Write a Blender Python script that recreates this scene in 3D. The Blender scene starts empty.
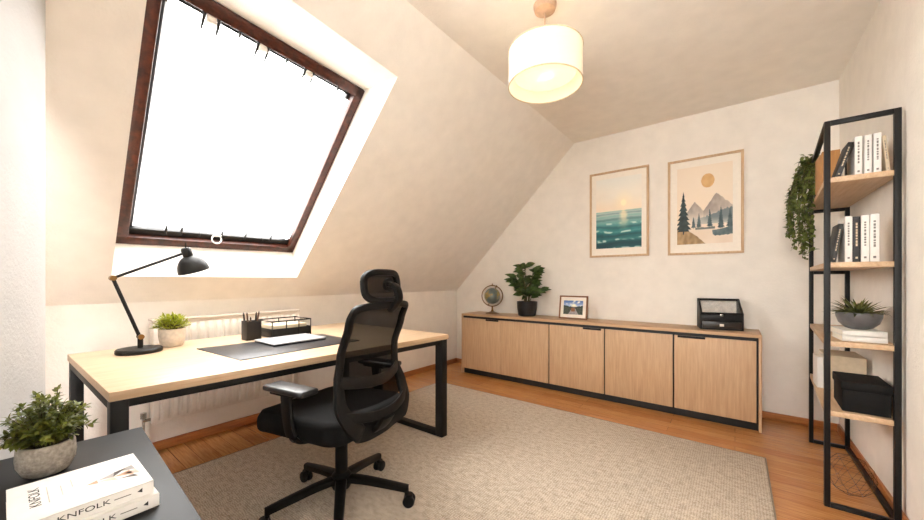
import bpy, bmesh, math, random
from mathutils import Vector, Matrix, noise
PI = math.pi
C = bpy.context.scene.collection
rnd = random.Random(7)
def V(*a): return Vector(a)
def lin(c):
    return tuple(x/12.92 if x <= .04045 else ((x+.055)/1.055)**2.4 for x in c)

# ------------------------------------------------------------------ materials
def new_mat(name):
    m = bpy.data.materials.new(name); m.use_nodes = True
    nt = m.node_tree; return m, nt, nt.nodes['Principled BSDF']
def N(nt, t, **kw):
    n = nt.nodes.new(t)
    for k, v in kw.items():
        if k in n.inputs: n.inputs[k].default_value = v
        else: setattr(n, k, v)
    return n
def rgba(c): return (*lin(c), 1)
def simple(name, c, rough=.5, metal=0, var=.06, scale=40, bump=0, bscale=200, coat=0, spec=.5):
    """plain surface with a faint procedural mottling and optional bump"""
    m, nt, p = new_mat(name); L = nt.links.new
    tc = N(nt, 'ShaderNodeTexCoord')
    nz = N(nt, 'ShaderNodeTexNoise', Scale=scale, Detail=3.)
    L(tc.outputs['Object'], nz.inputs['Vector'])
    r = N(nt, 'ShaderNodeValToRGB')
    r.color_ramp.elements[0].position = .3; r.color_ramp.elements[1].position = .7
    r.color_ramp.elements[0].color = rgba([max(0, x*(1-var)) for x in c])
    r.color_ramp.elements[1].color = rgba([min(1, x*(1+var)) for x in c])
    L(nz.outputs['Fac'], r.inputs['Fac']); L(r.outputs['Color'], p.inputs['Base Color'])
    p.inputs['Roughness'].default_value = rough; p.inputs['Metallic'].default_value = metal
    p.inputs['Specular IOR Level'].default_value = spec
    if coat: p.inputs['Coat Weight'].default_value = coat
    if bump:
        n2 = N(nt, 'ShaderNodeTexNoise', Scale=bscale, Detail=2.)
        L(tc.outputs['Object'], n2.inputs['Vector'])
        b = N(nt, 'ShaderNodeBump', Strength=bump, Distance=.004)
        L(n2.outputs['Fac'], b.inputs['Height']); L(b.outputs['Normal'], p.inputs['Normal'])
    return m
def wood(name, c1, c2, scale=(1, 14, 14), rough=.45, ring=6., c3=None):
    m, nt, p = new_mat(name); L = nt.links.new
    tc = N(nt, 'ShaderNodeTexCoord'); mp = N(nt, 'ShaderNodeMapping')
    mp.inputs['Scale'].default_value = scale
    L(tc.outputs['Object'], mp.inputs['Vector'])
    nz = N(nt, 'ShaderNodeTexNoise', Scale=ring, Detail=5., Roughness=.62, Distortion=.35)
    L(mp.outputs['Vector'], nz.inputs['Vector'])
    r = N(nt, 'ShaderNodeValToRGB')
    r.color_ramp.elements[0].position = .32; r.color_ramp.elements[1].position = .68
    r.color_ramp.elements[0].color = rgba(c1); r.color_ramp.elements[1].color = rgba(c2)
    L(nz.outputs['Fac'], r.inputs['Fac']); L(r.outputs['Color'], p.inputs['Base Color'])
    p.inputs['Roughness'].default_value = rough
    b = N(nt, 'ShaderNodeBump', Strength=.06, Distance=.002)
    L(nz.outputs['Fac'], b.inputs['Height']); L(b.outputs['Normal'], p.inputs['Normal'])
    return m
def wall_mat(name, c, bump=.35):
    m, nt, p = new_mat(name); L = nt.links.new
    tc = N(nt, 'ShaderNodeTexCoord')
    a = N(nt, 'ShaderNodeTexNoise', Scale=70., Detail=4., Roughness=.6)
    b = N(nt, 'ShaderNodeTexNoise', Scale=9., Detail=3.)
    L(tc.outputs['Object'], a.inputs['Vector']); L(tc.outputs['Object'], b.inputs['Vector'])
    r = N(nt, 'ShaderNodeValToRGB')
    r.color_ramp.elements[0].position = .25; r.color_ramp.elements[1].position = .75
    r.color_ramp.elements[0].color = rgba([x*.965 for x in c]); r.color_ramp.elements[1].color = rgba(c)
    L(b.outputs['Fac'], r.inputs['Fac']); L(r.outputs['Color'], p.inputs['Base Color'])
    p.inputs['Roughness'].default_value = .9; p.inputs['Specular IOR Level'].default_value = .15
    bp = N(nt, 'ShaderNodeBump', Strength=bump, Distance=.006)
    L(a.outputs['Fac'], bp.inputs['Height']); L(bp.outputs['Normal'], p.inputs['Normal'])
    return m
def floor_mat():
    m, nt, p = new_mat('laminate_planks'); L = nt.links.new
    tc = N(nt, 'ShaderNodeTexCoord')
    br = N(nt, 'ShaderNodeTexBrick', Scale=1.)
    br.inputs['Mortar Size'].default_value = .0012; br.inputs['Brick Width'].default_value = 1.1
    br.inputs['Row Height'].default_value = .095; br.offset = .37
    br.inputs['Color1'].default_value = rgba((.72, .49, .285)); br.inputs['Color2'].default_value = rgba((.79, .565, .345))
    br.inputs['Mortar'].default_value = rgba((.45, .25, .13)); br.inputs['Bias'].default_value = 0
    L(tc.outputs['Object'], br.inputs['Vector'])
    mp = N(nt, 'ShaderNodeMapping'); mp.inputs['Scale'].default_value = (1.5, 22, 1)
    L(tc.outputs['Object'], mp.inputs['Vector'])
    nz = N(nt, 'ShaderNodeTexNoise', Scale=4., Detail=5., Roughness=.6, Distortion=.4)
    L(mp.outputs['Vector'], nz.inputs['Vector'])
    r = N(nt, 'ShaderNodeValToRGB')
    r.color_ramp.elements[0].position = .3; r.color_ramp.elements[1].position = .72
    r.color_ramp.elements[0].color = (.62, .54, .47, 1); r.color_ramp.elements[1].color = (1, 1, 1, 1)
    L(nz.outputs['Fac'], r.inputs['Fac'])
    mx = N(nt, 'ShaderNodeMix', data_type='RGBA', blend_type='MULTIPLY'); mx.inputs[0].default_value = 1
    L(br.outputs['Color'], mx.inputs[6]); L(r.outputs['Color'], mx.inputs[7])
    L(mx.outputs[2], p.inputs['Base Color'])
    p.inputs['Roughness'].default_value = .24; p.inputs['Specular IOR Level'].default_value = .5
    return m
def rug_mat():
    m, nt, p = new_mat('woven_rug'); L = nt.links.new
    tc = N(nt, 'ShaderNodeTexCoord')
    w = N(nt, 'ShaderNodeTexWave', Scale=26., Distortion=5., Detail=2.)
    w.bands_direction = 'X'; w.inputs['Detail Scale'].default_value = 3.
    L(tc.outputs['Object'], w.inputs['Vector'])
    w2 = N(nt, 'ShaderNodeTexWave', Scale=31., Distortion=7., Detail=2.)
    w2.bands_direction = 'Y'
    L(tc.outputs['Object'], w2.inputs['Vector'])
    mul = N(nt, 'ShaderNodeMath', operation='MULTIPLY')
    L(w.outputs['Fac'], mul.inputs[0]); L(w2.outputs['Fac'], mul.inputs[1])
    mp = N(nt, 'ShaderNodeMapping'); mp.inputs['Scale'].default_value = (5, 9, 1)
    L(tc.outputs['Object'], mp.inputs['Vector'])
    nz = N(nt, 'ShaderNodeTexNoise', Scale=4.5, Detail=6., Roughness=.72)
    L(mp.outputs['Vector'], nz.inputs['Vector'])
    add = N(nt, 'ShaderNodeMath', operation='MULTIPLY_ADD'); add.inputs[1].default_value = .42
    L(mul.outputs[0], add.inputs[0]); L(nz.outputs['Fac'], add.inputs[2])
    r = N(nt, 'ShaderNodeValToRGB')
    r.color_ramp.elements[0].position = .35; r.color_ramp.elements[1].position = .85
    r.color_ramp.elements[0].color = rgba((.60, .545, .48)); r.color_ramp.elements[1].color = rgba((.845, .795, .73))
    L(add.outputs[0], r.inputs['Fac']); L(r.outputs['Color'], p.inputs['Base Color'])
    p.inputs['Roughness'].default_value = .95; p.inputs['Specular IOR Level'].default_value = .1
    b = N(nt, 'ShaderNodeBump', Strength=.6, Distance=.006)
    L(add.outputs[0], b.inputs['Height']); L(b.outputs['Normal'], p.inputs['Normal'])
    return m
def leaf_mat(name, c1, c2, rough=.45, trans=.15):
    m, nt, p = new_mat(name); L = nt.links.new
    g = N(nt, 'ShaderNodeTexNoise', Scale=28., Detail=2.)
    tc = N(nt, 'ShaderNodeTexCoord'); L(tc.outputs['Object'], g.inputs['Vector'])
    r = N(nt, 'ShaderNodeValToRGB')
    r.color_ramp.elements[0].position = .35; r.color_ramp.elements[1].position = .65
    r.color_ramp.elements[0].color = rgba(c1); r.color_ramp.elements[1].color = rgba(c2)
    L(g.outputs['Fac'], r.inputs['Fac']); L(r.outputs['Color'], p.inputs['Base Color'])
    p.inputs['Roughness'].default_value = rough
    t = N(nt, 'ShaderNodeBsdfTranslucent'); L(r.outputs['Color'], t.inputs['Color'])
    mx = N(nt, 'ShaderNodeMixShader'); mx.inputs[0].default_value = trans
    L(p.outputs[0], mx.inputs[1]); L(t.outputs[0], mx.inputs[2])
    L(mx.outputs[0], nt.nodes['Material Output'].inputs['Surface'])
    return m
def sheer(name, c, clear, trans_fac, spec=.5):
    """cloth that lets part of the light straight through"""
    m, nt, p = new_mat(name); L = nt.links.new
    p.inputs['Base Color'].default_value = rgba(c); p.inputs['Roughness'].default_value = .8
    p.inputs['Specular IOR Level'].default_value = spec
    t = N(nt, 'ShaderNodeBsdfTranslucent'); t.inputs['Color'].default_value = rgba(c)
    a = N(nt, 'ShaderNodeMixShader'); a.inputs[0].default_value = trans_fac
    L(p.outputs[0], a.inputs[1]); L(t.outputs[0], a.inputs[2])
    tr = N(nt, 'ShaderNodeBsdfTransparent')
    b = N(nt, 'ShaderNodeMixShader'); b.inputs[0].default_value = clear
    L(a.outputs[0], b.inputs[1]); L(tr.outputs[0], b.inputs[2])
    L(b.outputs[0], nt.nodes['Material Output'].inputs['Surface'])
    return m
def glass(name, gloss=.06):
    m, nt, p = new_mat(name); L = nt.links.new
    g = N(nt, 'ShaderNodeBsdfGlossy'); g.inputs['Roughness'].default_value = .03
    tr = N(nt, 'ShaderNodeBsdfTransparent')
    b = N(nt, 'ShaderNodeMixShader'); b.inputs[0].default_value = gloss
    L(tr.outputs[0], b.inputs[1]); L(g.outputs[0], b.inputs[2])
    L(b.outputs[0], nt.nodes['Material Output'].inputs['Surface'])
    return m
def emit(name, c, s):
    m, nt, p = new_mat(name)
    p.inputs['Emission Color'].default_value = rgba(c); p.inputs['Emission Strength'].default_value = s
    p.inputs['Base Color'].default_value = rgba(c)
    return m
def attr_mat(name, rough=.6):
    m, nt, p = new_mat(name)
    a = N(nt, 'ShaderNodeAttribute', attribute_name='print')
    nt.links.new(a.outputs['Color'], p.inputs['Base Color']); p.inputs['Roughness'].default_value = rough
    return m
def globe_mat():
    m, nt, p = new_mat('globe_map'); L = nt.links.new
    tc = N(nt, 'ShaderNodeTexCoord')
    nz = N(nt, 'ShaderNodeTexNoise', Scale=9., Detail=5., Roughness=.55)
    L(tc.outputs['Object'], nz.inputs['Vector'])
    r = N(nt, 'ShaderNodeValToRGB'); e = r.color_ramp.elements
    e[0].position = .0; e[0].color = rgba((.22, .28, .30)); e[1].position = .50; e[1].color = rgba((.40, .45, .43))
    for pos, c in ((.515, (.62, .52, .30)), (.6, (.46, .46, .26)), (.72, (.70, .58, .38))):
        k = e.new(pos); k.color = rgba(c)
    L(nz.outputs['Fac'], r.inputs['Fac']); L(r.outputs['Color'], p.inputs['Base Color'])
    p.inputs['Roughness'].default_value = .3
    return m

M = dict(
    wall=wall_mat('woodchip_wallpaper', (.93, .907, .872)),
    wall_dimmed=wall_mat('woodchip_wallpaper_dimmed', (.755, .752, .748)),  # same wallpaper, greyed in colour to hold down the window glare on it
    ceil=wall_mat('woodchip_ceiling', (.935, .912, .875)),
    floor=floor_mat(), rug=rug_mat(),
    rug_edge=simple('rug_binding', (.50, .43, .35), .95, var=.1, scale=120),
    base=wood('baseboard_wood', (.62, .37, .20), (.74, .48, .27), (1, 1, 12), .4),
    basey=wood('baseboard_wood_side', (.62, .37, .20), (.74, .48, .27), (1, 1, 12), .4),
    winwood=wood('stained_pine', (.15, .055, .03), (.33, .145, .08), (3, 3, 3), .4, 9.),
    dark=simple('window_gasket', (.06, .055, .055), .5),
    oak=wood('oak_veneer', (.71, .585, .44), (.82, .705, .565), (1.6, 26, 26), .5, 3.),
    oakv=wood('oak_veneer_upright', (.695, .565, .43), (.775, .645, .505), (22, 22, 1.3), .5, 3.),
    oakx=wood('oak_top', (.71, .57, .43), (.785, .655, .51), (1.5, 24, 24), .45, 3.),
    oaky=wood('oak_shelf_board', (.70, .575, .445), (.78, .665, .535), (22, 1.5, 22), .5, 3.),
    pale=wood('pale_oak_frame', (.73, .60, .46), (.82, .70, .56), (20, 20, 2), .5, 3.),
    walnut=wood('brown_wood_frame', (.45, .29, .18), (.56, .38, .24), (20, 20, 2), .5, 3.),
    tan=wood('honey_wood', (.62, .43, .22), (.72, .52, .29), (20, 20, 2), .5, 3.),
    black=simple('black_powder_coat', (.062, .058, .055), .5, var=.1, bump=.05, bscale=500, spec=.3),
    blackgap=simple('black_recess', (.045, .042, .04), .6),
    char=simple('charcoal_laminate', (.065, .066, .072), .5, var=.04, scale=20, spec=.2),
    plastic=simple('black_plastic', (.042, .038, .035), .5, var=.08, spec=.22),
    padtop=simple('arm_pad_polyurethane', (.10, .10, .105), .38),
    fabric=simple('black_upholstery', (.035, .032, .031), .85, spec=.2, var=.15, scale=300, bump=.25, bscale=700),
    mesh=sheer('chair_mesh', (.034, .025, .02), .07, .05, .08),
    mat=simple('desk_mat_leather', (.15, .145, .155), .42, var=.05, bump=.08, bscale=600),
    matedge=simple('desk_mat_stitch', (.07, .065, .065), .6),
    silver=simple('silver_lid', (.76, .76, .77), .32, .25, var=.01),
    silverdark=simple('dark_base', (.10, .10, .105), .4),
    white=simple('white_paper', (.85, .835, .81), .7, var=.015),
    cream=simple('cream_paper', (.78, .71, .60), .75, var=.03),
    pages=simple('page_block', (.88, .85, .79), .85, var=.06, scale=400),
    ink=simple('dark_ink', (.15, .14, .135), .7),
    inksoft=simple('grey_ink', (.45, .43, .41), .7),
    bookblack=simple('black_cover', (.15, .145, .145), .55, var=.1),
    potwhite=simple('white_stoneware', (.86, .83, .79), .6, var=.05, scale=60, bump=.1),
    potstone=simple('rough_stone_pot', (.64, .61, .57), .85, var=.13, scale=120, bump=.4, bscale=260),
    potblack=simple('black_ceramic', (.09, .09, .095), .35, var=.08),
    potgrey=simple('grey_ceramic', (.36, .35, .35), .35, var=.06),
    soil=simple('potting_soil', (.13, .095, .07), .95, var=.3, scale=200),
    grass=leaf_mat('lime_leaves', (.46, .50, .10), (.72, .73, .26), trans=.35),
    box_=leaf_mat('boxwood_leaves', (.27, .31, .09), (.52, .54, .23), trans=.25),
    ficus=leaf_mat('dark_green_leaves', (.13, .22, .07), (.29, .38, .17), .4),
    ivy=leaf_mat('ivy_leaves', (.22, .29, .09), (.45, .49, .23), .5, .25),
    agave=leaf_mat('succulent_leaves', (.24, .28, .12), (.46, .46, .25), .45),
    stem=simple('plant_stem', (.28, .25, .13), .7),
    brass=simple('aged_brass', (.48, .36, .20), .35, .8),
    globe=globe_mat(),
    rad=simple('radiator_enamel', (.88, .85, .81), .35, var=.015),
    radin=simple('radiator_groove', (.80, .76, .71), .5, var=.015),
    chrome=simple('valve_metal', (.7, .69, .67), .25, .9),
    shade=sheer('lampshade_cloth', (.98, .965, .93), .0, .5),
    rim=simple('lampshade_rim', (.80, .74, .62), .6),
    canopy=simple('canopy_metal', (.74, .62, .52), .4, .2),
    bulb=emit('lamp_bulb', (1, .9, .72), 12.),
    lampbulb=emit('desk_bulb', (1, .93, .8), 6.),
    lampin=simple('lamp_inner_white', (.9, .87, .8), .5),
    blind=sheer('sheer_blind_cloth', (.97, .97, .97), .55, .75),
    pane=glass('window_glass', .04), clear=glass('clear_glass', .05),
    lining=simple('pale_lining', (.88, .855, .82), .8),
    drawer=simple('dark_drawer', (.13, .12, .105), .35),
    print_=attr_mat('art_print'), board=simple('passepartout', (.93, .90, .85), .8, var=.01),
    wire=simple('dark_wire', (.36, .25, .16), .45, .6),
    cordgrey=simple('grey_cord', (.34, .33, .33), .7),
    storage=simple('black_storage_card', (.045, .04, .038), .75, var=.1, scale=200, bump=.1, spec=.25),
    pencil=simple('dark_pencil', (.12, .10, .09), .5), pencilb=simple('brown_pencil', (.36, .25, .18), .5),
)

# ------------------------------------------------------------------ mesh builder
class MB:
    def __init__(s): s.b = bmesh.new()
    def _fin(s, faces, mi):
        for f in faces: f.material_index = mi
    def box(s, x0, x1, y0, y1, z0, z1, bev=.002, seg=2, mi=0, mat=None):
        m = Matrix.Translation(((x0+x1)/2, (y0+y1)/2, (z0+z1)/2)) @ Matrix.Diagonal((x1-x0, y1-y0, z1-z0, 1))
        t = bmesh.new(); bmesh.ops.create_cube(t, size=1, matrix=m)
        if bev: bmesh.ops.bevel(t, geom=list(t.edges), offset=bev, segments=seg, affect='EDGES', profile=.5)
        if mat is not None: bmesh.ops.transform(t, matrix=mat, verts=t.verts)
        return s.merge(t, mi)
    def merge(s, t, mi=0):
        mp = {v: s.b.verts.new(v.co) for v in t.verts}
        for f in t.faces:
            try: g = s.b.faces.new([mp[v] for v in f.verts]); g.material_index = mi
            except ValueError: pass
        t.free(); return list(mp.values())
    def prism(s, pts, z0, z1, bev=.002, mi=0, axis='z', mat=None):
        """extrude an outline; axis z: pts=(x,y); axis y: pts=(x,z) between y0,y1; axis x: pts=(y,z)"""
        t = bmesh.new()
        def P(p, h): return {'z': (p[0], p[1], h), 'y': (p[0], h, p[1]), 'x': (h, p[0], p[1])}[axis]
        a = [t.verts.new(P(p, z0)) for p in pts]; b = [t.verts.new(P(p, z1)) for p in pts]
        n = len(pts)
        t.faces.new(a); t.faces.new(b[::-1])
        for i in range(n): t.faces.new([a[i], b[i], b[(i+1) % n], a[(i+1) % n]])
        bmesh.ops.recalc_face_normals(t, faces=t.faces)
        if bev: bmesh.ops.bevel(t, geom=list(t.edges), offset=bev, segments=2, affect='EDGES', profile=.5)
        if mat is not None: bmesh.ops.transform(t, matrix=mat, verts=t.verts)
        return s.merge(t, mi)
    def tube(s, pts, r, n=8, closed=False, mi=0, caps=True):
        pts = [Vector(p) for p in pts]; k = len(pts)
        rs = r if isinstance(r, (list, tuple)) else [r]*k
        rings = []; up = None
        for i, p in enumerate(pts):
            a = pts[i-1] if (i or closed) else p; c = pts[(i+1) % k] if (i < k-1 or closed) else p
            t = (c-a).normalized()
            if up is None:
                up = t.cross(V(0, 0, 1))
                if up.length < .05: up = t.cross(V(1, 0, 0))
                up.normalize()
            up = (up - t*up.dot(t)).normalized(); w = t.cross(up)
            rings.append([s.b.verts.new(p + (up*math.cos(2*PI*j/n)+w*math.sin(2*PI*j/n))*rs[i]) for j in range(n)])
        m = k if closed else k-1
        for i in range(m):
            A, B = rings[i], rings[(i+1) % k]
            for j in range(n):
                f = s.b.faces.new([A[j], A[(j+1) % n], B[(j+1) % n], B[j]]); f.material_index = mi
        if caps and not closed:
            f = s.b.faces.new(rings[0][::-1]); f.material_index = mi
            f = s.b.faces.new(rings[-1]); f.material_index = mi
    def lathe(s, prof, n=32, o=(0, 0, 0), mi=0, mat=None):
        """profile of (radius, height) turned about z"""
        t = bmesh.new(); rings = []
        for r, z in prof:
            if r < 1e-6: rings.append([t.verts.new((0, 0, z))])
            else: rings.append([t.verts.new((r*math.cos(2*PI*j/n), r*math.sin(2*PI*j/n), z)) for j in range(n)])
        for A, B in zip(rings, rings[1:]):
            for j in range(n):
                a = [A[0]] if len(A) == 1 else [A[j], A[(j+1) % n]]
                b = [B[0]] if len(B) == 1 else [B[(j+1) % n], B[j]]
                if len(a)+len(b) > 2: t.faces.new(a+b)
        mm = Matrix.Translation(o) @ (mat if mat is not None else Matrix.Identity(4))
        bmesh.ops.transform(t, matrix=mm, verts=t.verts)
        return s.merge(t, mi)
    def band(s, pts, nrm, w, th, closed=True, mi=0, sides=10):
        """sweep a flattened oval along pts; nrm = thickness direction per point"""
        pts = [Vector(p) for p in pts]; k = len(pts); rings = []
        for i, p in enumerate(pts):
            a = pts[i-1] if (i or closed) else p; c = pts[(i+1) % k] if (i < k-1 or closed) else p
            t = (c-a).normalized(); nn = Vector(nrm[i]); nn = (nn - t*nn.dot(t)).normalized(); b = t.cross(nn)
            wi = w[i] if isinstance(w, (list, tuple)) else w
            ring = []
            for j in range(sides):
                q = 2*PI*j/sides; cs, sn = math.cos(q), math.sin(q)
                f = lambda x: math.copysign(abs(x)**.6, x)
                ring.append(s.b.verts.new(p + b*f(cs)*wi/2 + nn*f(sn)*th/2))
            rings.append(ring)
        for i in range(k if closed else k-1):
            A, B = rings[i], rings[(i+1) % k]
            for j in range(sides):
                g = s.b.faces.new([A[j], A[(j+1) % sides], B[(j+1) % sides], B[j]]); g.material_index = mi
        if not closed:
            s.b.faces.new(rings[0][::-1]).material_index = mi; s.b.faces.new(rings[-1]).material_index = mi
    def grid(s, fn, nu, nv, mi=0, wrap=False):
        g = [[s.b.verts.new(fn(i/nu, j/nv)) for j in range(nv+1)] for i in range(nu+1)]
        for i in range(nu):
            for j in range(nv):
                f = s.b.faces.new([g[i][j], g[i+1][j], g[i+1][j+1], g[i][j+1]]); f.material_index = mi
        return g
    def leaf(s, base, d, up, L, W, curl=.25, fold=.25, mi=0, seg=4):
        d = Vector(d).normalized(); up = Vector(up); sd = d.cross(up)
        if sd.length < 1e-3: sd = d.cross(V(1, .1, 0))
        sd.normalize(); up = sd.cross(d).normalized(); base = Vector(base)
        prev = None
        for i in range(seg+1):
            t = i/seg; w = W*.5*(math.sin(PI*min(1, t**.8*.97+.03)))
            c = base + d*(L*t*(1-.15*curl*t)) - up*(L*curl*t*t)
            l = s.b.verts.new(c - sd*w + up*w*fold); r = s.b.verts.new(c + sd*w + up*w*fold); m = s.b.verts.new(c)
            if prev:
                s.b.faces.new([prev[0], prev[2], m, l]).material_index = mi
                s.b.faces.new([prev[2], prev[1], r, m]).material_index = mi
            prev = (l, r, m)
    def build(s, name, mats, parent=None, angle=35, recalc=True):
        if not isinstance(mats, (list, tuple)): mats = [mats]
        me = bpy.data.meshes.new(name)
        if recalc: bmesh.ops.recalc_face_normals(s.b, faces=s.b.faces)
        s.b.to_mesh(me); s.b.free()
        for m in mats: me.materials.append(m)
        me.polygons.foreach_set('use_smooth', [True]*len(me.polygons))
        me.set_sharp_from_angle(angle=math.radians(angle))
        o = bpy.data.objects.new(name, me); C.objects.link(o)
        if parent: o.parent = parent
        return o
def empty(name, loc, rz=0):
    o = bpy.data.objects.new(name, None); C.objects.link(o); o.location = loc; o.rotation_euler = (0, 0, rz)
    o.empty_display_size = .05; return o
def tag(o, label, cat, group=None):
    o['label'] = label; o['category'] = cat
    if group: o['group'] = group
    return o
def thing(name, loc, label, cat, rz=0, group=None): return tag(empty(name, loc, rz), label, cat, group)
def struct(o): o['kind'] = 'structure'; return o
def bez(pts, n=8, closed=False):
    """Catmull-Rom through pts"""
    P = [Vector(p) for p in pts]; k = len(P); out = []
    for i in range(k if closed else k-1):
        if closed: a, b, c, d = P[i-1], P[i], P[(i+1) % k], P[(i+2) % k]
        else: a, b, c, d = P[max(0, i-1)], P[i], P[i+1], P[min(k-1, i+2)]
        for j in range(n):
            t = j/n
            out.append(.5*((2*b)+(c-a)*t+(2*a-5*b+4*c-d)*t*t+(3*b-a-3*c+d)*t**3))
    if not closed: out.append(P[-1])
    return out
def text_mesh(name, body, size, mat, parent, matrix, extrude=.0003, sx=1.):
    cu = bpy.data.curves.new(name, 'FONT'); cu.body = body; cu.size = size; cu.extrude = extrude
    cu.align_x = 'CENTER'; cu.align_y = 'CENTER'
    t = bpy.data.objects.new(name+'_tmp', cu); C.objects.link(t)
    dg = bpy.context.evaluated_depsgraph_get(); dg.update()
    me = bpy.data.meshes.new_from_object(t.evaluated_get(dg)); bpy.data.objects.remove(t)
    me.transform(matrix @ Matrix.Diagonal((sx, 1, 1, 1))); me.name = name
    me.materials.clear(); me.materials.append(mat)
    o = bpy.data.objects.new(name, me); C.objects.link(o); o.parent = parent; return o
def print_plane(name, parent, w, h, fn, nu, nv, matrix, sub=None):
    """flat printed sheet, its picture laid out in a colour attribute"""
    me = bpy.data.meshes.new(name)
    vs = [matrix @ V((i/nu-.5)*w, 0, (j/nv-.5)*h) for j in range(nv+1) for i in range(nu+1)]
    fs = [(j*(nu+1)+i, j*(nu+1)+i+1, (j+1)*(nu+1)+i+1, (j+1)*(nu+1)+i) for j in range(nv) for i in range(nu)]
    me.from_pydata(vs, [], fs)
    a = me.attributes.new('print', 'FLOAT_COLOR', 'POINT')
    for j in range(nv+1):
        for i in range(nu+1): a.data[j*(nu+1)+i].color = (*lin([min(1, max(0, q)) for q in fn(i/nu, j/nv)]), 1)
    me.materials.append(M['print_'])
    o = bpy.data.objects.new(name, me); C.objects.link(o); o.parent = parent; return o
def mix(a, b, t):
    t = max(0, min(1, t)); return tuple(x+(y-x)*t for x, y in zip(a, b))
def sst(a, b, x):
    t = max(0, min(1, (x-a)/(b-a))); return t*t*(3-2*t)

# ------------------------------------------------------------------ room shell
XK, XR, YF, ZC, ZK = -3.05, .62, 3.83, 2.64, .99
mb = MB(); mb.box(-3.2, 1.0, -1.0, 4.0, -.1, 0, 0)
struct(mb.build('floor', M['floor']))
XS = XK+(ZC-ZK)
mb = MB(); mb.box(XS-.02, 1.0, -1.0, 4.0, ZC, ZC+.12, 0)
struct(mb.build('ceiling', M['ceil']))
mb = MB(); mb.box(XK-.14, XK, -.48, 4.0, 0, ZK, 0)
struct(mb.build('wall_front', M['wall']))
mb = MB(); mb.prism([(XK-.14, 0), (1.0, 0), (1.0, ZC+.1), (XS, ZC+.1), (XK-.14, ZK-.04)], YF, YF+.12, 0, axis='y')
struct(mb.build('wall_far', M['wall']))
mb = MB(); mb.box(XR, XR+.12, -1.0, YF+.1, 0, ZC+.1, 0)
struct(mb.build('wall_right', M['wall']))
# the wall on the left: a pier running past the camera with an out-of-frame window added for fill daylight, and the alcove behind its edge
def yl(x): return .085-(x+1.9)*.317
WA = math.atan(-.317); WM = Matrix.Translation((-1.9, .085, 0)) @ Matrix.Rotation(WA, 4, 'Z')
def wx_(x): return (x+1.9)/math.cos(WA)
u0, u1, u2, u3 = 0, wx_(-.45), wx_(.50), wx_(1.0)
W2 = (.95, 2.3)
mb = MB()
mb.box(u0, u1, -.22, 0, 0, ZC+.1, 0); mb.box(u2, u3, -.22, 0, 0, ZC+.1, 0)
mb.box(u1, u2, -.22, 0, 0, W2[0], 0); mb.box(u1, u2, -.22, 0, W2[1], ZC+.1, 0)
wl_ = struct(mb.build('wall_left', M['wall_dimmed'])); wl_.matrix_world = WM
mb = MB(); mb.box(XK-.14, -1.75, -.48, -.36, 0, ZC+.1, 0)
struct(mb.build('wall_back', M['wall_dimmed']))
w2 = empty('added_window', (0, 0, 0)); struct(w2)  # unseen window, added to bring daylight to the right side of the room
mb = MB(); a_, b_ = u1, u2
for q4 in ((a_, a_+.06, W2[0], W2[1]), (b_-.06, b_, W2[0], W2[1]), (a_+.06, b_-.06, W2[0], W2[0]+.06), (a_+.06, b_-.06, W2[1]-.06, W2[1])):
    mb.box(q4[0], q4[1], -.20, -.13, q4[2], q4[3], .003, mat=WM)
mb.build('window_frame', M['winwood'], w2)
mb = MB(); mb.box(a_+.055, b_-.055, -.168, -.162, W2[0]+.055, W2[1]-.055, 0, mat=WM); mb.build('window_pane', M['pane'], w2)
# sloped ceiling with the splayed window opening; coordinates (s up the slope, y, n outwards)
R2 = math.sqrt(.5)
def SL(s, y, n): return V(XK+(s-n)*R2, y, ZK+(s+n)*R2)
def SLW(s, y, n):   # the sash is not quite square: four measured corners, bilinear between them
    a = (s-.33)/1.445; b = (y-.395)/1.08
    q = [(.33, .403), (.345, 1.476), (1.84, .358), (1.775, 1.447)]
    f = lambda i: (q[0][i]*(1-b)+q[1][i]*b)*(1-a)+(q[2][i]*(1-b)+q[3][i]*b)*a
    return SL(f(0), f(1), n)
mb = MB()
def ring(pts, n): return [mb.b.verts.new(SL(p[0], p[1], n)) for p in pts]
OUT = [(-.2, -.6), (-.2, 4.0), (2.55, 4.0), (2.55, -.6)]
HI = [(.235, .378), (.235, 1.483), (1.98, 1.483), (2.06, .328)]
HO = [(.33, .402), (.345, 1.477), (1.776, 1.448), (1.841, .357)]
rs = [ring(OUT, 0), ring(HI, 0), ring(HO, .2), ring(HO, .30), ring(OUT, .30)]
rs.append(rs[0])
for A, B in zip(rs, rs[1:]):
    for i in range(4): mb.b.faces.new([A[i], A[(i+1) % 4], B[(i+1) % 4], B[i]])
struct(mb.build('ceiling_front', M['wall'], angle=10))
# roof window
def sbox(mb, s0, s1, y0, y1, n0, n1, mi=0, bev=.003):
    t = MB(); t.box(s0, s1, y0, y1, n0, n1, bev)
    for v in t.b.verts: v.co = SLW(*v.co)
    mb.merge(t.b, mi)
win = empty('window_1', (0, 0, 0)); struct(win)
mb = MB()
sbox(mb, .33, .385, .395, 1.475, .185, .29); sbox(mb, 1.715, 1.775, .395, 1.475, .185, .29)
sbox(mb, .33, 1.775, .395, .447, .185, .29); sbox(mb, .33, 1.775, 1.42, 1.475, .185, .29)
mb.build('window_frame', M['winwood'], win)
mb = MB()
sbox(mb, .385, .43, .455, 1.42, .215, .27); sbox(mb, 1.69, 1.715, .455, 1.42, .235, .27)
sbox(mb, .385, 1.715, .455, .475, .235, .27); sbox(mb, .385, 1.715, 1.40, 1.42, .235, .27)
mb.build('window_sash', M['dark'], win)
mb = MB(); sbox(mb, .42, 1.70, .465, 1.41, .252, .258, 0, 0)
mb.build('window_pane', M['pane'], win)
bl = thing('sheer_blind', SL(.43, .93, .2), 'white sheer cloth blind hooked across the brown roof window', 'blind')
bo = bl.location.copy()
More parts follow.
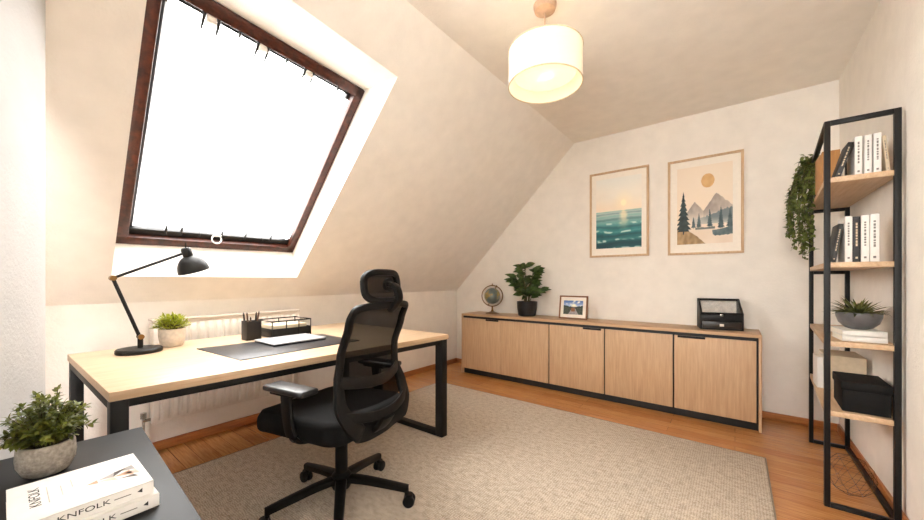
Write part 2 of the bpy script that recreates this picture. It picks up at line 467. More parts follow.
mb = MB()
tops = [.47, .58, .66, .78, .87, .94, 1.06, 1.16, 1.22, 1.30, 1.40]
def sag(y): return min(abs(y-t) for t in tops)
def blf(u, v):
    y = .462+u*(1.413-.462); s = .455+v*(1.70-.03-.455) + (sst(.9, 1, v)*(-.12)*sag(y)) + (1-sst(0, .1, v))*.1*sag(y)
    n = .205+.006*math.sin(y*58)+.004*math.sin(y*131+v*2)
    return SLW(s, y, n)-bo
mb.grid(blf, 120, 24)
mb.build('blind_cloth', M['blind'], bl)
for k, y in enumerate((.595, .655, .745, .83, .88, .98, 1.085, 1.135, 1.30)):
    mb = MB(); t = SLW(1.717, y, .186)-bo; e = SLW(1.717-(.075 if k % 3 != 2 else .035), y, .192)-bo
    mb.tube([t, (t+e)/2+V(.003, 0, -.003), e], [.008, .007, .004], 6)
    mb.build('clip', M['dark'], bl)
    if k % 3 != 2:
        mb = MB(); mb.tube([e, SLW(1.15, y+.004, .192)-bo], .002, 5); mb.build('blind_cord', M['cordgrey'], bl)
for y in (.625, .855, 1.11):
    mb = MB(); t = SLW(1.70, y, .19)-bo
    mb.box(t.x-.012, t.x+.012, t.y-.02, t.y+.02, t.z-.022, t.z+.012, .003); mb.build('hook_tab', M['lining'], bl)
for k, y in enumerate((.62, .70, .80, .93, 1.08, 1.20, 1.26)):
    mb = MB(); t = SLW(.425, y, .19)-bo; e = SLW(.425+(.065 if k % 3 != 2 else .03), y, .19)-bo
    mb.tube([t, e], .0065, 6); mb.build('clip', M['dark'], bl)
mb = MB(); c = SLW(.425, .90, .172)-bo
mb.tube([c+V(.0, .028*math.cos(a), .028*math.sin(a)) for a in [2*PI*i/20 for i in range(20)]], .005, 6, closed=True)
mb.box(c.x-.004, c.x+.03, c.y-.02, c.y+.02, c.z+.018, c.z+.03)
mb.build('pull_ring', M['white'], bl)
# baseboards
mb = MB(); mb.box(XK, XR, YF-.016, YF, 0, .055, .003); struct(mb.build('baseboard_far', M['base']))
mb = MB(); mb.box(XK, XK+.016, -.36, YF-.016, 0, .06, .003); struct(mb.build('baseboard_front', M['basey']))
mb = MB(); mb.box(XR-.014, XR, -.5, YF-.016, 0, .06, .003); struct(mb.build('baseboard_right', M['basey']))

# ------------------------------------------------------------------ rug
rug = MB(); rug.box(-2.58, .15, .56, 2.94, 0, .010, .004)
rg = rug.build('rug', M['rug'])
mb = MB()
for x0, x1, y0, y1 in ((-2.586, -2.578, .555, 2.945), (.148, .156, .555, 2.945), (-2.578, .148, .555, .562), (-2.578, .148, 2.938, 2.945)): mb.box(x0, x1, y0, y1, 0, .011, .002)
mb.build('binding', M['rug_edge'], rg)
tag(rg, 'large beige woven rug under the desk and office chair', 'rug')

# ------------------------------------------------------------------ radiator
rd = thing('radiator', (-2.95, .57, 0), 'white ribbed panel radiator on the low wall behind the desk', 'radiator')
LR = .96
mb = MB(); z0, z1 = .21, .87
def rib(u, v):
    y = u*LR; z = z0+.02+v*(z1-z0-.04)
    ph = (y/.05) % 1; depth = .014*sst(.0, .16, ph)*(1-sst(.62, .78, ph))
    e = sst(.0, .06, v)*(1-sst(.94, 1, v))
    return V(.012-.013+depth*e+.012, y, z)
mb.grid(rib, int(LR/.05*16), 24)
mb.box(-.055, .008, 0, LR, z0, z1, .006)
mb.build('radiator_panel', M['rad'], rd, recalc=False)
mb = MB(); mb.box(-.07, .022, -.004, LR+.004, z1, z1+.012, .003)
for i in range(46): mb.box(-.06, .012, .02+i*.02, .026+i*.02, z1+.011, z1+.013, 0)
mb.build('top_grille', M['radin'], rd)
mb = MB(); mb.tube([V(-.02, .0, .24), V(-.02, -.04, .24)], .010, 8); mb.tube([V(-.02, -.035, .26), V(-.02, -.035, 0)], .008, 8)
mb.lathe([(0, 0), (.016, 0), (.016, .035), (0, .035)], 12, (-.02, -.035, .255))
mb.build('valve_pipe', M['chrome'], rd)

# ------------------------------------------------------------------ desk
dk = thing('desk', (-2.25, 1.08, 0), 'light oak desk with black square steel frame below the roof window', 'desk')
q = [(-1.725, .22), (-1.642, 1.965), (-2.868, 1.93), (-2.79, .20)]
loc = lambda p: (p[0]+2.25, p[1]-1.08)
mb = MB(); mb.prism([loc(p) for p in q], .708, .742, .002)
mb.build('tabletop', wood('oak_desktop', (.73, .615, .49), (.81, .70, .575), (24, 1.5, 24), .42, 3.), dk)
def lp(u, v):   # bilinear inside the top: u along front, v to the back
    a = Vector(q[0]).lerp(Vector(q[1]), u); b = Vector(q[3]).lerp(Vector(q[2]), u)
    p = a.lerp(b, v); return (p.x+2.25, p.y-1.08)
for u0, u1 in ((.002, .030), (.962, .992)):
    leg = MB(); zf = .0125 if u0 > .5 else 0
    for v0, v1 in ((.002, .054), (.93, .982)):
        leg.prism([lp(u0, v0), lp(u1, v0), lp(u1, v1), lp(u0, v1)], zf, .708, .002)
    leg.prism([lp(u0, .054), lp(u1, .054), lp(u1, .93), lp(u0, .93)], zf, zf+.034, .002)
    leg.prism([lp(u0, .054), lp(u1, .054), lp(u1, .93), lp(u0, .93)], .674, .708, .002)
    leg.build('leg_frame', M['black'], dk)
for v0, v1 in ((.012, .040), (.94, .97)):
    mb = MB(); mb.prism([lp(.030, v0), lp(.962, v0), lp(.962, v1), lp(.030, v1)], .676, .708, .002)
    mb.build('rail', M['black'], dk)

DZ = .742
# desk mat
A = [(-1.905, .70), (-1.925, 1.40), (-2.36, 1.40), (-2.42, .665)]
cx = sum(p[0] for p in A)/4; cy = sum(p[1] for p in A)/4
dm = thing('desk_mat', (cx, cy, DZ), 'dark grey leather desk mat lying on the oak desk', 'desk mat')
mb = MB(); mb.prism([(x-cx, y-cy) for x, y in A], 0, .003, .0008); mb.build('mat_sheet', M['mat'], dm)
mb = MB(); mb.tube([V(x-cx, y-cy, .0018) for x, y in A], .0022, 6, closed=True); mb.build('mat_edge', M['matedge'], dm)
# laptop
lt = thing('laptop', (-2.25, 1.12, DZ+.0035), 'closed silver laptop lying on the dark desk mat', 'laptop', math.radians(0))
mb = MB(); mb.box(-.13, .13, -.165, .165, 0, .008, .003); mb.build('laptop_base', M['silverdark'], lt)
mb = MB(); mb.box(-.132, .132, -.168, .168, .008, .017, .004, 3); mb.build('lid', M['silver'], lt)
# pen holder
ph = thing('pen_holder', (-2.53, .995, DZ), 'square black mesh pen holder on the desk beside wire tray', 'pen holder')
mb = MB(); a_ = .043; h_ = .122
mb.box(-a_, a_, -a_, a_, 0, .004, .001)
for sx, sy in ((1, 0), (-1, 0), (0, 1), (0, -1)):
    if sx: mb.box(sx*a_-.0015, sx*a_+.0015, -a_, a_, 0, h_, .0005)
    else: mb.box(-a_, a_, sy*a_-.0015, sy*a_+.0015, 0, h_, .0005)
mb.build('cup', simple('punched_black_metal', (.12, .10, .085), .5, .3, var=.5, scale=420), ph)
mb = MB(); mb.tube([V(sx*a_, sy*a_, h_) for sx, sy in ((1, 1), (1, -1), (-1, -1), (-1, 1))], .003, 6, closed=True)
mb.build('rim', M['black'], ph)
pens = [('black pencil leaning towards the desk lamp in the pen holder', 'pencil', (-.012, -.026), (-.01, -.045), .165),
        ('brown pencil beside the outermost lamp-side pencil in the holder', 'pencilb', (.012, -.018), (.012, -.032), .165),
        ('short brown pencil in the middle of the pen holder', 'pencilb', (0, .0), (.0, -.006), .135),
        ('black pencil beside the outermost tray-side pencil in the holder', 'pencil', (.01, .012), (.012, .026), .165),
        ('brown pencil leaning towards the wire tray in the pen holder', 'pencilb', (-.01, .02), (-.006, .05), .168)]
for lab, m, b, t, h in pens:
    p = thing('pencil', (-2.53+b[0], .995+b[1], DZ+.005), lab, 'pencil', group='pencils in the pen holder')
    d = V(t[0]-b[0], t[1]-b[1], h*1.07)
    mb = MB(); mb.tube([V(0, 0, 0), d*.93], .0056, 6); mb.build('shaft', M[m], p)
    mb = MB(); mb.tube([d*.93, d], [.0056, .001], 6); mb.build('tip', M['ink'], p)
# wire tray with papers
tr = thing('letter_tray', (-2.56, 1.225, DZ), 'black wire letter tray on the desk beside the pen holder', 'tray')
tw, td, th_ = .115, .135, .112
mb = MB(); mb.box(-tw, tw, -td, td, .004, .007, .001); mb.box(tw-.002, tw, -td, td, .004, .062, .0008)
mb.box(-tw, -tw+.002, -td, td, .004, .062, .0008); mb.box(-tw, tw, -td, -td+.002, .004, .062, .0008); mb.box(-tw, tw, td-.002, td, .004, .062, .0008)
mb.build('tray_basket', M['black'], tr)
mb = MB()
mb.tube([V(sx*tw, sy*td, th_) for sx, sy in ((1, 1), (1, -1), (-1, -1), (-1, 1))], .005, 6, closed=True)
mb.build('rim_wire', M['black'], tr)
for sx, sy in ((1, 1), (1, -1), (-1, -1), (-1, 1), (1, -.3), (-1, .1), (1, .35)):
    mb = MB(); mb.tube([V(sx*tw, sy*td, 0), V(sx*tw, sy*td, th_)], .004, 6); mb.build('upright_wire', M['black'], tr)
mb = MB(); mb.box(-.095, .095, -.115, .115, 0, .074, .002)
pp = tag(mb.build('paper_stack', M['cream']), 'cream paper stack lying in the black wire tray', 'paper'); pp.location = (-2.56, 1.225, DZ+.0075)

# desk lamp
ld = thing('desk_lamp', (-2.56, .445, DZ), 'black jointed desk lamp with dome shade on the oak desk', 'desk lamp')
mb = MB(); mb.lathe([(0, 0), (.094, 0), (.098, .004), (.098, .018), (.092, .025), (0, .026)], 48); mb.build('base', M['black'], ld)
J0, J1, J2 = V(0, .004, .085), V(0, -.104, .403), V(0, .190, .548)
mb = MB(); mb.tube([V(0, .004, .024), J0], .012, 12); mb.build('stem', M['black'], ld)
mb = MB(); mb.tube([J0-V(0, 0, .01), J1], .0085, 10); mb.build('lower_arm', M['black'], ld)
mb = MB(); mb.tube([J1, J2], .0075, 10); mb.build('upper_arm', M['black'], ld)
for J in (J0, J1):
    mb = MB(); mb.tube([J-V(.022, 0, 0), J+V(.022, 0, 0)], .014, 14); mb.build('joint', M['brass'], ld)
ax = V(.06, -.34, 1).normalized()       # dome axis pointing up to the socket
qm = V(0, 0, 1).rotation_difference(ax).to_matrix().to_4x4()
hd = V(.01, .243, .444)                  # centre of the rim
mb = MB()
prof = [(.079*math.cos(a), .098*math.sin(a)) for a in [i/14*1.33 for i in range(15)]]
mb.lathe(prof + [(.075*math.cos(a), .094*math.sin(a)) for a in [i/14*1.33 for i in range(14, -1, -1)]], 40, hd, mat=qm)
sh = mb.build('lamp_shade', M['black'], ld)
mb = MB(); mb.lathe([(0, .084), (.022, .084), (.025, .10), (.025, .135), (.018, .145), (0, .145)], 24, hd, mat=qm); mb.build('socket', M['black'], ld)
mb = MB(); e = hd+ax*.135; mb.tube([J2, (J2+e)/2+V(0, 0, .012), e], .007, 8); mb.tube([e, e+V(0, .0, .04)], .004, 8); mb.build('neck', M['black'], ld)
mb = MB(); mb.lathe([(0, 0), (.02, .006), (.027, .022), (.024, .04), (.014, .056), (.0, .06)], 20, hd+ax*.030, mat=qm); mb.build('bulb', M['lampbulb'], ld)

# ------------------------------------------------------------------ plants
def pot(parent, prof_out, wall, mat, soil_z):
    mb = MB(); top = prof_out[-1]
    inner = [(max(.001, r-wall), max(z, wall)) for r, z in prof_out[::-1]]
    mb.lathe([(0, 0)]+prof_out+inner+[(0, wall)], 40); mb.build('pot', mat, parent)
    r = top[0]-wall*1.2
    mb = MB(); mb.lathe([(0, soil_z+.004), (r*.6, soil_z+.003), (r, soil_z)], 24); mb.build('soil', M['soil'], parent)
def rdir(zmin=-.2):
    while True:
        v = V(rnd.uniform(-1, 1), rnd.uniform(-1, 1), rnd.uniform(-1, 1))
        if .1 < v.length < 1 and v.z/v.length > zmin: return v.normalized()
# on the desk
p1 = thing('potted_grass', (-2.655, .607, DZ), 'small white pot of lime green foliage on the desk behind lamp', 'potted plant')
pot(p1, [(.046, 0), (.055, .01), (.064, .06), (.066, .105)], .006, M['potwhite'], .09)
mb = MB(); st = MB()
for i in range(620):
    d = rdir(-.1); d.z = abs(d.z)*1.0+.05
    r = .080*rnd.uniform(.5, 1); p = V(d.x*r, d.y*r, .106+d.z*r*.95)
    mb.leaf(p, d+V(rnd.uniform(-.5, .5), rnd.uniform(-.5, .5), rnd.uniform(.0, .8)), V(rnd.random()-.5, rnd.random()-.5, 1), rnd.uniform(.018, .030), .009, .2, .2, seg=3)
    if i % 5 == 0: st.tube([V(d.x*.02, d.y*.02, .09), p*.6+V(0, 0, .06), p], .0012, 4)
st.build('stems', M['stem'], p1); mb.build('foliage', M['grass'], p1, recalc=False)
# on the black cabinet
ZB = .66
p2 = thing('potted_shrub', (-1.345, .062, ZB), 'bushy small-leaved green plant in round stone pot on black cabinet', 'potted plant')
pot(p2, [(.030, 0), (.039, .006), (.049, .028), (.051, .046), (.049, .070), (.047, .076)], .005, M['potstone'], .068)
mb = MB(); st = MB()
for i in range(120):
    d = rdir(.0); d.z = d.z*1.0+.12
    r = .075*rnd.uniform(.6, 1.04); e = V(d.x*r, d.y*r, .078+d.z*r*1.45)
    b = V(d.x*.022, d.y*.022, .066); mid = (b+e)/2+V(0, 0, .014)
    pts = bez([b, mid, e], 6); st.tube(pts, .0008, 4)
    for k, p in enumerate(pts[3:]):
        t = (pts[min(len(pts)-1, k+4)]-pts[k+2]).normalized()
        for sd in (-1, 1):
            w = t.cross(V(rnd.uniform(-1, 1), rnd.uniform(-1, 1), rnd.uniform(-.2, 1))).normalized()
            mb.leaf(p, t*.7+w*sd, V(0, 0, 1)+V(rnd.uniform(-.6, .6), rnd.uniform(-.6, .6), 0), rnd.uniform(.011, .018), .0080, .25, .2, seg=3)
    mb.leaf(e, d, V(0, 0, 1), .016, .008, .2, .2, seg=3)
st.build('stems', M['stem'], p2); mb.build('foliage', M['box_'], p2, recalc=False)

# ------------------------------------------------------------------ black cabinet, bottom left
cb = thing('cabinet', (-1.04, .07, 0), 'charcoal black cabinet beside the desk, its top holding two books', 'cabinet', math.radians(-2.6))
mb = MB(); mb.box(-.49, .45, -.108, .178, ZB-.03, ZB, .002); mb.build('cabinet_top', M['char'], cb)
mb = MB(); mb.box(-.48, .44, -.10, .166, .05, ZB-.03, .002); mb.build('body', M['char'], cb)
mb = MB(); mb.box(-.46, .42, -.08, .146, 0, .05, .001); mb.build('plinth', M['blackgap'], cb)
for x0, x1 in ((-.475, -.022), (-.018, .435)):
    mb = MB(); mb.box(x0, x1, .166, .177, .055, ZB-.034, .002); d = mb.build('door', M['char'], cb)
    mb = MB(); hx = x1-.05 if x0 < -.1 else x0+.05
    mb.tube([V(hx, .176, .45), V(hx, .192, .45), V(hx, .192, .57), V(hx, .176, .57)], .004, 8); mb.build('handle', M['black'], d)
def lying_book(loc, label, w, l, t, rz, cover, spine, art):
    """lying book: spine on the +x side, long side along y"""
    b = thing('book', loc, label, 'book', rz, 'books lying on the black cabinet')
    mb = MB(); mb.box(-w/2+.003, w/2-.002, -l/2+.003, l/2-.003, .0018, t-.0018, 0); mb.build('pages', M['pages'], b)
    mb = MB(); mb.box(-w/2, w/2, -l/2, l/2, t-.0022, t, .0006); mb.box(-w/2, w/2, -l/2, l/2, 0, .0022, .0006)
    mb.box(w/2-.0022, w/2, -l/2, l/2, 0, t, .0006); mb.build('cover', M['white'], b)
    # lettering on the spine reads along y (facing +x)
    sm = Matrix.Translation((w/2+.0002, -.005, t/2)) @ Matrix.Rotation(PI/2, 4, 'Z') @ Matrix.Rotation(PI/2, 4, 'X')
    text_mesh('spine_lettering', spine, t*.52, M['ink'], b, sm, sx=1.35)
    mb = MB(); mb.box(w/2, w/2+.0004, .035, .06, t/2-.0009, t/2+.0009, 0); mb.build('spine_line', M['inksoft'], b)
    mb = MB()
    mb.prism([(l/2-.026, t/2), (l/2-.018, t/2+.005), (l/2-.018, t/2-.004)], w/2, w/2+.0004, 0, axis='x')
    mb.build('spine_mark', M['ink'], b)
    if art:
        cm = Matrix.Translation((.012, -l/2+.035, t+.0001)) @ Matrix.Rotation(PI, 4, 'Z')
        cm = Matrix.Translation((-.010, -l/2+.034, t+.0001)) @ Matrix.Rotation(PI, 4, 'Z')
        text_mesh('cover_lettering', spine, .021, M['ink'], b, cm, sx=1.15)
        pl_ = simple('pale_print_line', (.72, .69, .65), .8)
        for k, (y, x0, x1) in enumerate(((-.045, -.045, .035), (-.027, -.03, .02), (-.012, -.045, -.005))):
            mb = MB(); mb.box(x0, x1, y-.0007, y+.0007, t, t+.0003, 0); mb.build('cover_line', pl_, b)
        # faceted arrow-like drawing
        mb = MB(); z = t+.0003
        def tri(a, b_, c, mi):
            vs = [mb.b.verts.new((x, y, z)) for y, x in (a, b_, c)]; f = mb.b.faces.new(vs); f.material_index = mi
        tri((.005, .012), (.022, .002), (.022, .02), 0); tri((.022, .006), (.05, -.012), (.045, .012), 1)
        tri((.022, .014), (.045, .012), (.05, .034), 2); tri((.045, .012), (.05, -.012), (.072, -.018), 3)
        tri((.05, -.012), (.08, -.024), (.082, .004), 1); tri((.045, .012), (.072, .0), (.075, .03), 0)
        tri((.05, .03), (.075, .03), (.08, .046), 3); tri((.06, .012), (.082, .004), (.085, .032), 2)
        mb.build('cover_drawing', [simple('art_tan', (.72, .58, .48), .8), simple('art_grey', (.62, .60, .58), .8), simple('art_rose', (.80, .70, .64), .8), simple('art_dark', (.36, .33, .31), .8)], b, recalc=False)
    return b
lying_book((-1.055, .101, ZB+.0005), 'lower white book of the pair lying on the black cabinet', .195, .19, .0255, math.radians(1.5), 0, 'KNFOLK', False)
lying_book((-1.066, .096, ZB+.0265), 'upper white book with sketched cover atop the other on cabinet', .19, .19, .026, math.radians(.3), 0, 'KNFOLK', True)

# ------------------------------------------------------------------ office chair (local: forward +x, left +y)
ch = thing('office_chair', (-1.56, 1.03, .010), 'black mesh office chair with headrest and armrests at the desk', 'chair', math.atan2(-.17, -.985))
for k in range(5):
    lg = MB(); a = math.radians(36+72*k) - math.atan2(-.17, -.985)
    d = V(math.cos(a), math.sin(a), 0)
    pts = [d*.02+V(0, 0, .135), d*.12+V(0, 0, .125), d*.25+V(0, 0, .102), d*.335+V(0, 0, .085)]
    pts = bez(pts, 4); lg.band(pts, [V(0, 0, 1)]*len(pts), [.058-.022*i/(len(pts)-1) for i in range(len(pts))], .036, closed=False)
    e = d*.328; lg.tube([e+V(0, 0, .095), e+V(0, 0, .05)], .011, 10)
    lo = lg.build('base_leg', M['plastic'], ch)
    cs = MB(); s_ = d.cross(V(0, 0, 1)); hub = e+V(0, 0, .029)+d*.012
    for sg in (-1, 1):
        mm = V(0, 0, 1).rotation_difference(s_*sg).to_matrix().to_4x4()
        cs.lathe([(0, .005), (.027, .005), (.029, .008), (.029, .020), (.025, .025), (.01, .027), (0, .027)], 24, hub, mat=mm)
    cs.lathe([(0, .0), (.02, .0), (.02, .022), (0, .022)], 16, hub+V(0, 0, .01))
    cs.build('caster', M['plastic'], lo)
mb = MB(); mb.lathe([(0, .09), (.042, .09), (.046, .10), (.046, .155), (.036, .165), (.03, .17), (.03, .30), (.022, .302), (.022, .405), (0, .405)], 28)
mb.build('gas_column', M['plastic'], ch)
mb = MB(); mb.box(-.13, .12, -.085, .085, .395, .44, .012, 3)
mb.tube([V(.05, -.08, .405), V(.05, -.2, .40), V(.06, -.23, .39)], .008, 8); mb.tube([V(.03, .08, .405), V(.03, .19, .40)], .008, 8)
mb.build('tilt_mechanism', M['plastic'], ch)
mb = MB()
t = bmesh.new(); bmesh.ops.create_cube(t, size=1, matrix=Matrix.Translation((.055, 0, .465)) @ Matrix.Diagonal((.585, .52, .095, 1)))
bmesh.ops.bevel(t, geom=[e for e in t.edges if abs((e.verts[0].co-e.verts[1].co).z) > .05], offset=.10, segments=6, affect='EDGES', profile=.5)
bmesh.ops.bevel(t, geom=[e for e in t.edges if abs((e.verts[0].co-e.verts[1].co).z) < .001], offset=.032, segments=4, affect='EDGES', profile=.5)
for v in t.verts:
    x = v.co.x
    v.co.z -= .030*sst(.14, .35, x); v.co.z += .012*(v.co.y/.25)**2*(v.co.z > .48)
mb.merge(t); mb.build('seat', M['fabric'], ch)
# back
def bx_(z):
    pr = [(.40, -.16), (.43, -.235), (.47, -.288), (.53, -.285), (.60, -.258), (.70, -.222), (.80, -.224), (.93, -.270), (1.04, -.318)]
    for (a, xa), (b, xb) in zip(pr, pr[1:]):
        if z <= b: return xa+(xb-xa)*sst(a, b, z)*.5+(xb-xa)*((z-a)/(b-a))*.5
    return pr[-1][1]
def bp(y, z): return V(bx_(z)+1.1*y*y, y, z)
half = [(.0, .425), (.075, .432), (.135, .456), (.188, .52), (.208, .59), (.190, .70), (.180, .81), (.179, .91), (.178, .97), (.164, 1.000), (.10, 1.010)]
outl = [(y, z) for y, z in half]+[(0, 1.011)]+[(-y, z) for y, z in half[:0:-1]]
sm = bez([V(0, y, z) for y, z in outl], 5, closed=True)
pts = [bp(p.y, p.z) for p in sm]
wd = [.036+.040*(1-sst(.50, .75, p.z))-.004*sst(.95, 1.03, p.z) for p in sm]
mb = MB(); mb.band(pts, [V(1, 0, 0)]*len(pts), wd, .026); mb.build('backrest_frame', M['plastic'], ch)
def hw(z):
    hh = half+[(0, 1.011)]
    for (y0, a), (y1, b) in zip(hh, hh[1:]):
        if a <= z <= b: return y0+(y1-y0)*(z-a)/(b-a)
    return 0
mb = MB()
def mf(u, v):
    z = .56+v*(1.005-.56); w = max(.001, hw(z)-.004); return bp((u*2-1)*w, z)+V(.006, 0, 0)
mb.grid(mf, 20, 30); mb.build('backrest_mesh', M['mesh'], ch)
mb = MB(); pl = [bp(y, .545-.03*math.cos(y/.21*PI/2)+.0)+V(-.002, 0, 0) for y in [(-.205+.041*i) for i in range(11)]]
mb.band(pl, [V(1, 0, 0)]*len(pl), .045, .018, closed=False); mb.build('frame_crossbar', M['plastic'], ch)
mb = MB(); pl = [bp(y, .685-.022*math.cos(y/.2*PI/2))+V(-.018+.2*y*y, 0, 0) for y in [(-.19+.038*i) for i in range(11)]]
mb.band(pl, [V(1, 0, 0)]*len(pl), .055, .012, closed=False); mb.build('lumbar_support', M['plastic'], ch)
mb = MB(); pl = bez([V(-.06, 0, .415), V(-.17, 0, .415), V(-.25, 0, .44), V(-.295, 0, .50)], 6)
mb.band(pl, [V(0, 0, 1) if p.x > -.2 else V(1, 0, .3) for p in pl], .09, .03, closed=False); mb.build('back_bracket', M['plastic'], ch)
# headrest
hr = MB(); HZ = 1.095
ho = []
for i in range(40):
    a = 2*PI*i/40; cy_ = math.copysign(abs(math.cos(a))**.55, math.cos(a))*.116; cz = math.copysign(abs(math.sin(a))**.6, math.sin(a))*.066
    ho.append(V(-.285+1.9*cy_*cy_+.12*cz, cy_, HZ+cz))
hr.band(ho, [V(1, 0, 0)]*40, .030, .028); hd_ = hr.build('headrest', M['plastic'], ch)
mb = MB()
mb.grid(lambda u, v: V(-.285+1.9*((u*2-1)*.11)**2+.12*(v*2-1)*.06*1, (u*2-1)*.11, HZ+(v*2-1)*.06), 16, 8)
g2 = mb.build('headrest_mesh', M['mesh'], hd_)
mb = MB(); pl = bez([V(-.295, 0, HZ+.012), V(-.342, 0, HZ-.0), V(-.36, 0, HZ-.05), V(-.34, 0, 1.012), V(-.312, 0, .985)], 6)
mb.band(pl, [V(1, 0, .2)]*len(pl), [.055]+[.044]*(len(pl)-1), .024, closed=False); mb.lathe([(0, 0), (.03, 0), (.03, .014), (0, .014)], 20, (-.305, 0, HZ+.008), mat=Matrix.Rotation(PI/2, 4, 'Y'))
mb.build('headrest_bracket', M['plastic'], hd_)
for sg in (1, -1):
    mb = MB(); mb.box(-.125, .13, sg*.285-.045, sg*.285+.045, .642, .668, .010, 3)
    arm = mb.build('armrest', M['padtop'], ch)
    mb = MB(); pl = bez([V(.0, sg*.12, .412), V(.0, sg*.22, .410), V(.0, sg*.272, .44), V(.015, sg*.285, .52), V(.03, sg*.285, .645)], 6)
    mb.band(pl, [V(0, 1, 0) if p.z > .44 else V(0, 0, 1) for p in pl], [.062]*len(pl), .024, closed=False)
    mb.box(-.05, .10, sg*.285-.03, sg*.285+.03, .628, .644, .005)
    mb.build('armrest_post', M['plastic'], arm)

# ------------------------------------------------------------------ sideboard
S0, S1, SY, SD, SH = -2.66, .158, 3.43, .385, .725
sb = thing('sideboard', (-1.25, 3.62, 0), 'long low oak sideboard with black trim against the far wall', 'sideboard')
ox, oy = -1.25, 3.62
mb = MB(); mb.box(S0-ox, S1-ox, SY-oy, SY+SD-oy, SH-.024, SH, .0015); mb.build('top', M['oakx'], sb)
mb = MB(); mb.box(S0-ox+.02, S1-ox-.02, SY-oy+.012, SY+SD-oy, .06, SH-.024, .001); mb.build('carcass', M['blackgap'], sb)
mb = MB(); mb.box(S0-ox+.02, S1-ox-.02, SY-oy+.03, SY+SD-oy-.02, 0, .06, .001); mb.build('plinth', M['blackgap'], sb)
for x0 in (S0-ox, S1-ox-.018):
    mb = MB(); mb.box(x0, x0+.018, SY-oy, SY+SD-oy, 0, SH-.024, .001); mb.build('side_panel', M['oakv'], sb)
dx = [-2.638, -2.097, -1.518, -.966, -.408, .128]
for i in range(5):
    g0 = .006 if i > 1 else .0015; g1 = .006 if i > 0 else .0015
    if i == 0: g0 = .002
    if i == 4: g1 = .002
    mb = MB(); mb.box(dx[i]-ox+g0, dx[i+1]-ox-g1, SY-oy-.006, SY-oy+.011, .068, SH-.050, .001)
    d = mb.build('door', M['oakv'], sb)
    hx = {0: (dx[1]-.20, dx[1]-.03), 2: (dx[3]-.20, dx[3]-.03), 4: (dx[4]+.03, dx[4]+.22)}.get(i)
    if hx:
        mb = MB(); mb.box(hx[0]-ox, hx[1]-ox, SY-oy-.012, SY-oy-.004, SH-.066, SH-.049, .001); mb.build('handle', M['black'], d)
# globe
gl = thing('globe', (-2.36, 3.66, SH), 'small antique globe on brass stand atop the sideboard', 'globe', math.radians(33))
mb = MB(); mb.lathe([(0, 0), (.085, 0), (.088, .006), (.05, .016), (.018, .028), (.010, .05), (.008, .085), (.012, .09), (0, .092)], 28); mb.build('stand', M['brass'], gl)
gc = V(0, 0, .215)
mb = MB(); tilt = Matrix.Rotation(math.radians(23), 4, 'Y')
mb.lathe([(.098*math.sin(a), -.098*math.cos(a)) for a in [PI*i/20 for i in range(21)]], 36, gc, mat=tilt); mb.build('sphere', M['globe'], gl, angle=80)
mb = MB(); mb.tube([gc+V(.127*math.cos(a), 0, .127*math.sin(a)) for a in [2*PI*i/40 for i in range(40)]], .006, 8, closed=True); mb.build('meridian_ring', M['brass'], gl)
mb = MB(); t_ = tilt @ V(0, 0, 1); mb.tube([gc-t_*.13, gc-t_*.09], .005, 6); mb.build('axis_pin', M['brass'], gl)
mb = MB(); mb.tube([gc+t_*.09, gc+t_*.14], [.005, .009], 8); mb.build('axis_pin', M['brass'], gl)
mb = MB(); mb.tube([V(0, 0, .338), V(0, 0, .37)], [.008, .003], 8); mb.build('finial', M['brass'], gl)
# leafy plant
p3 = thing('potted_leafy_plant', (-1.885, 3.655, SH), 'broad-leaved dark green plant in black pot on the sideboard', 'potted plant')
pot(p3, [(.088, 0), (.10, .012), (.112, .09), (.115, .165)], .008, M['potblack'], .15)
mb = MB(); st = MB()
for i in range(15):
    a = i*2.4+rnd.uniform(-.3, .3); hgt = (.12, .19, .25, .32, .40)[i % 5]+rnd.uniform(-.02, .03)
    sp = (.20, .18, .15, .10, .05)[i % 5]*rnd.uniform(.8, 1.1); ydamp = .4 if math.sin(a) > 0 else 1
    b = V(.02*math.cos(a), .02*math.sin(a), .14); e = V(sp*math.cos(a), sp*math.sin(a)*ydamp, .16+hgt)
    pts = bez([b, (b*.6+e*.4)+V(0, 0, .05), e], 4); st.tube(pts, [.005-.003*k/(len(pts)-1) for k in range(len(pts))], 6)
    for k in range(3, len(pts)):
        p = pts[k]; last = k == len(pts)-1
        for m_ in range(1 if not last else 4):
            a2 = a+(rnd.uniform(-1.2, 1.2) if not last else (m_-1.5)*.75+rnd.uniform(-.2, .2)); o = V(math.cos(a2), math.sin(a2)*(.4 if math.sin(a2) > 0 else 1), rnd.uniform(.0, .65))
            mb.leaf(p, o, V(.35+rnd.uniform(-.4, .4), -.8, .55+rnd.uniform(-.2, .3)), rnd.uniform(.10, .15), rnd.uniform(.050, .066), .32, .2, seg=5)
st.build('stems', M['stem'], p3); fo = mb.build('foliage', M['ficus'], p3, recalc=False)
for v in fo.data.vertices:     # leaves stop short of the wall
    if v.co.y > .15: v.co.y = .15+(v.co.y-.15)*.12
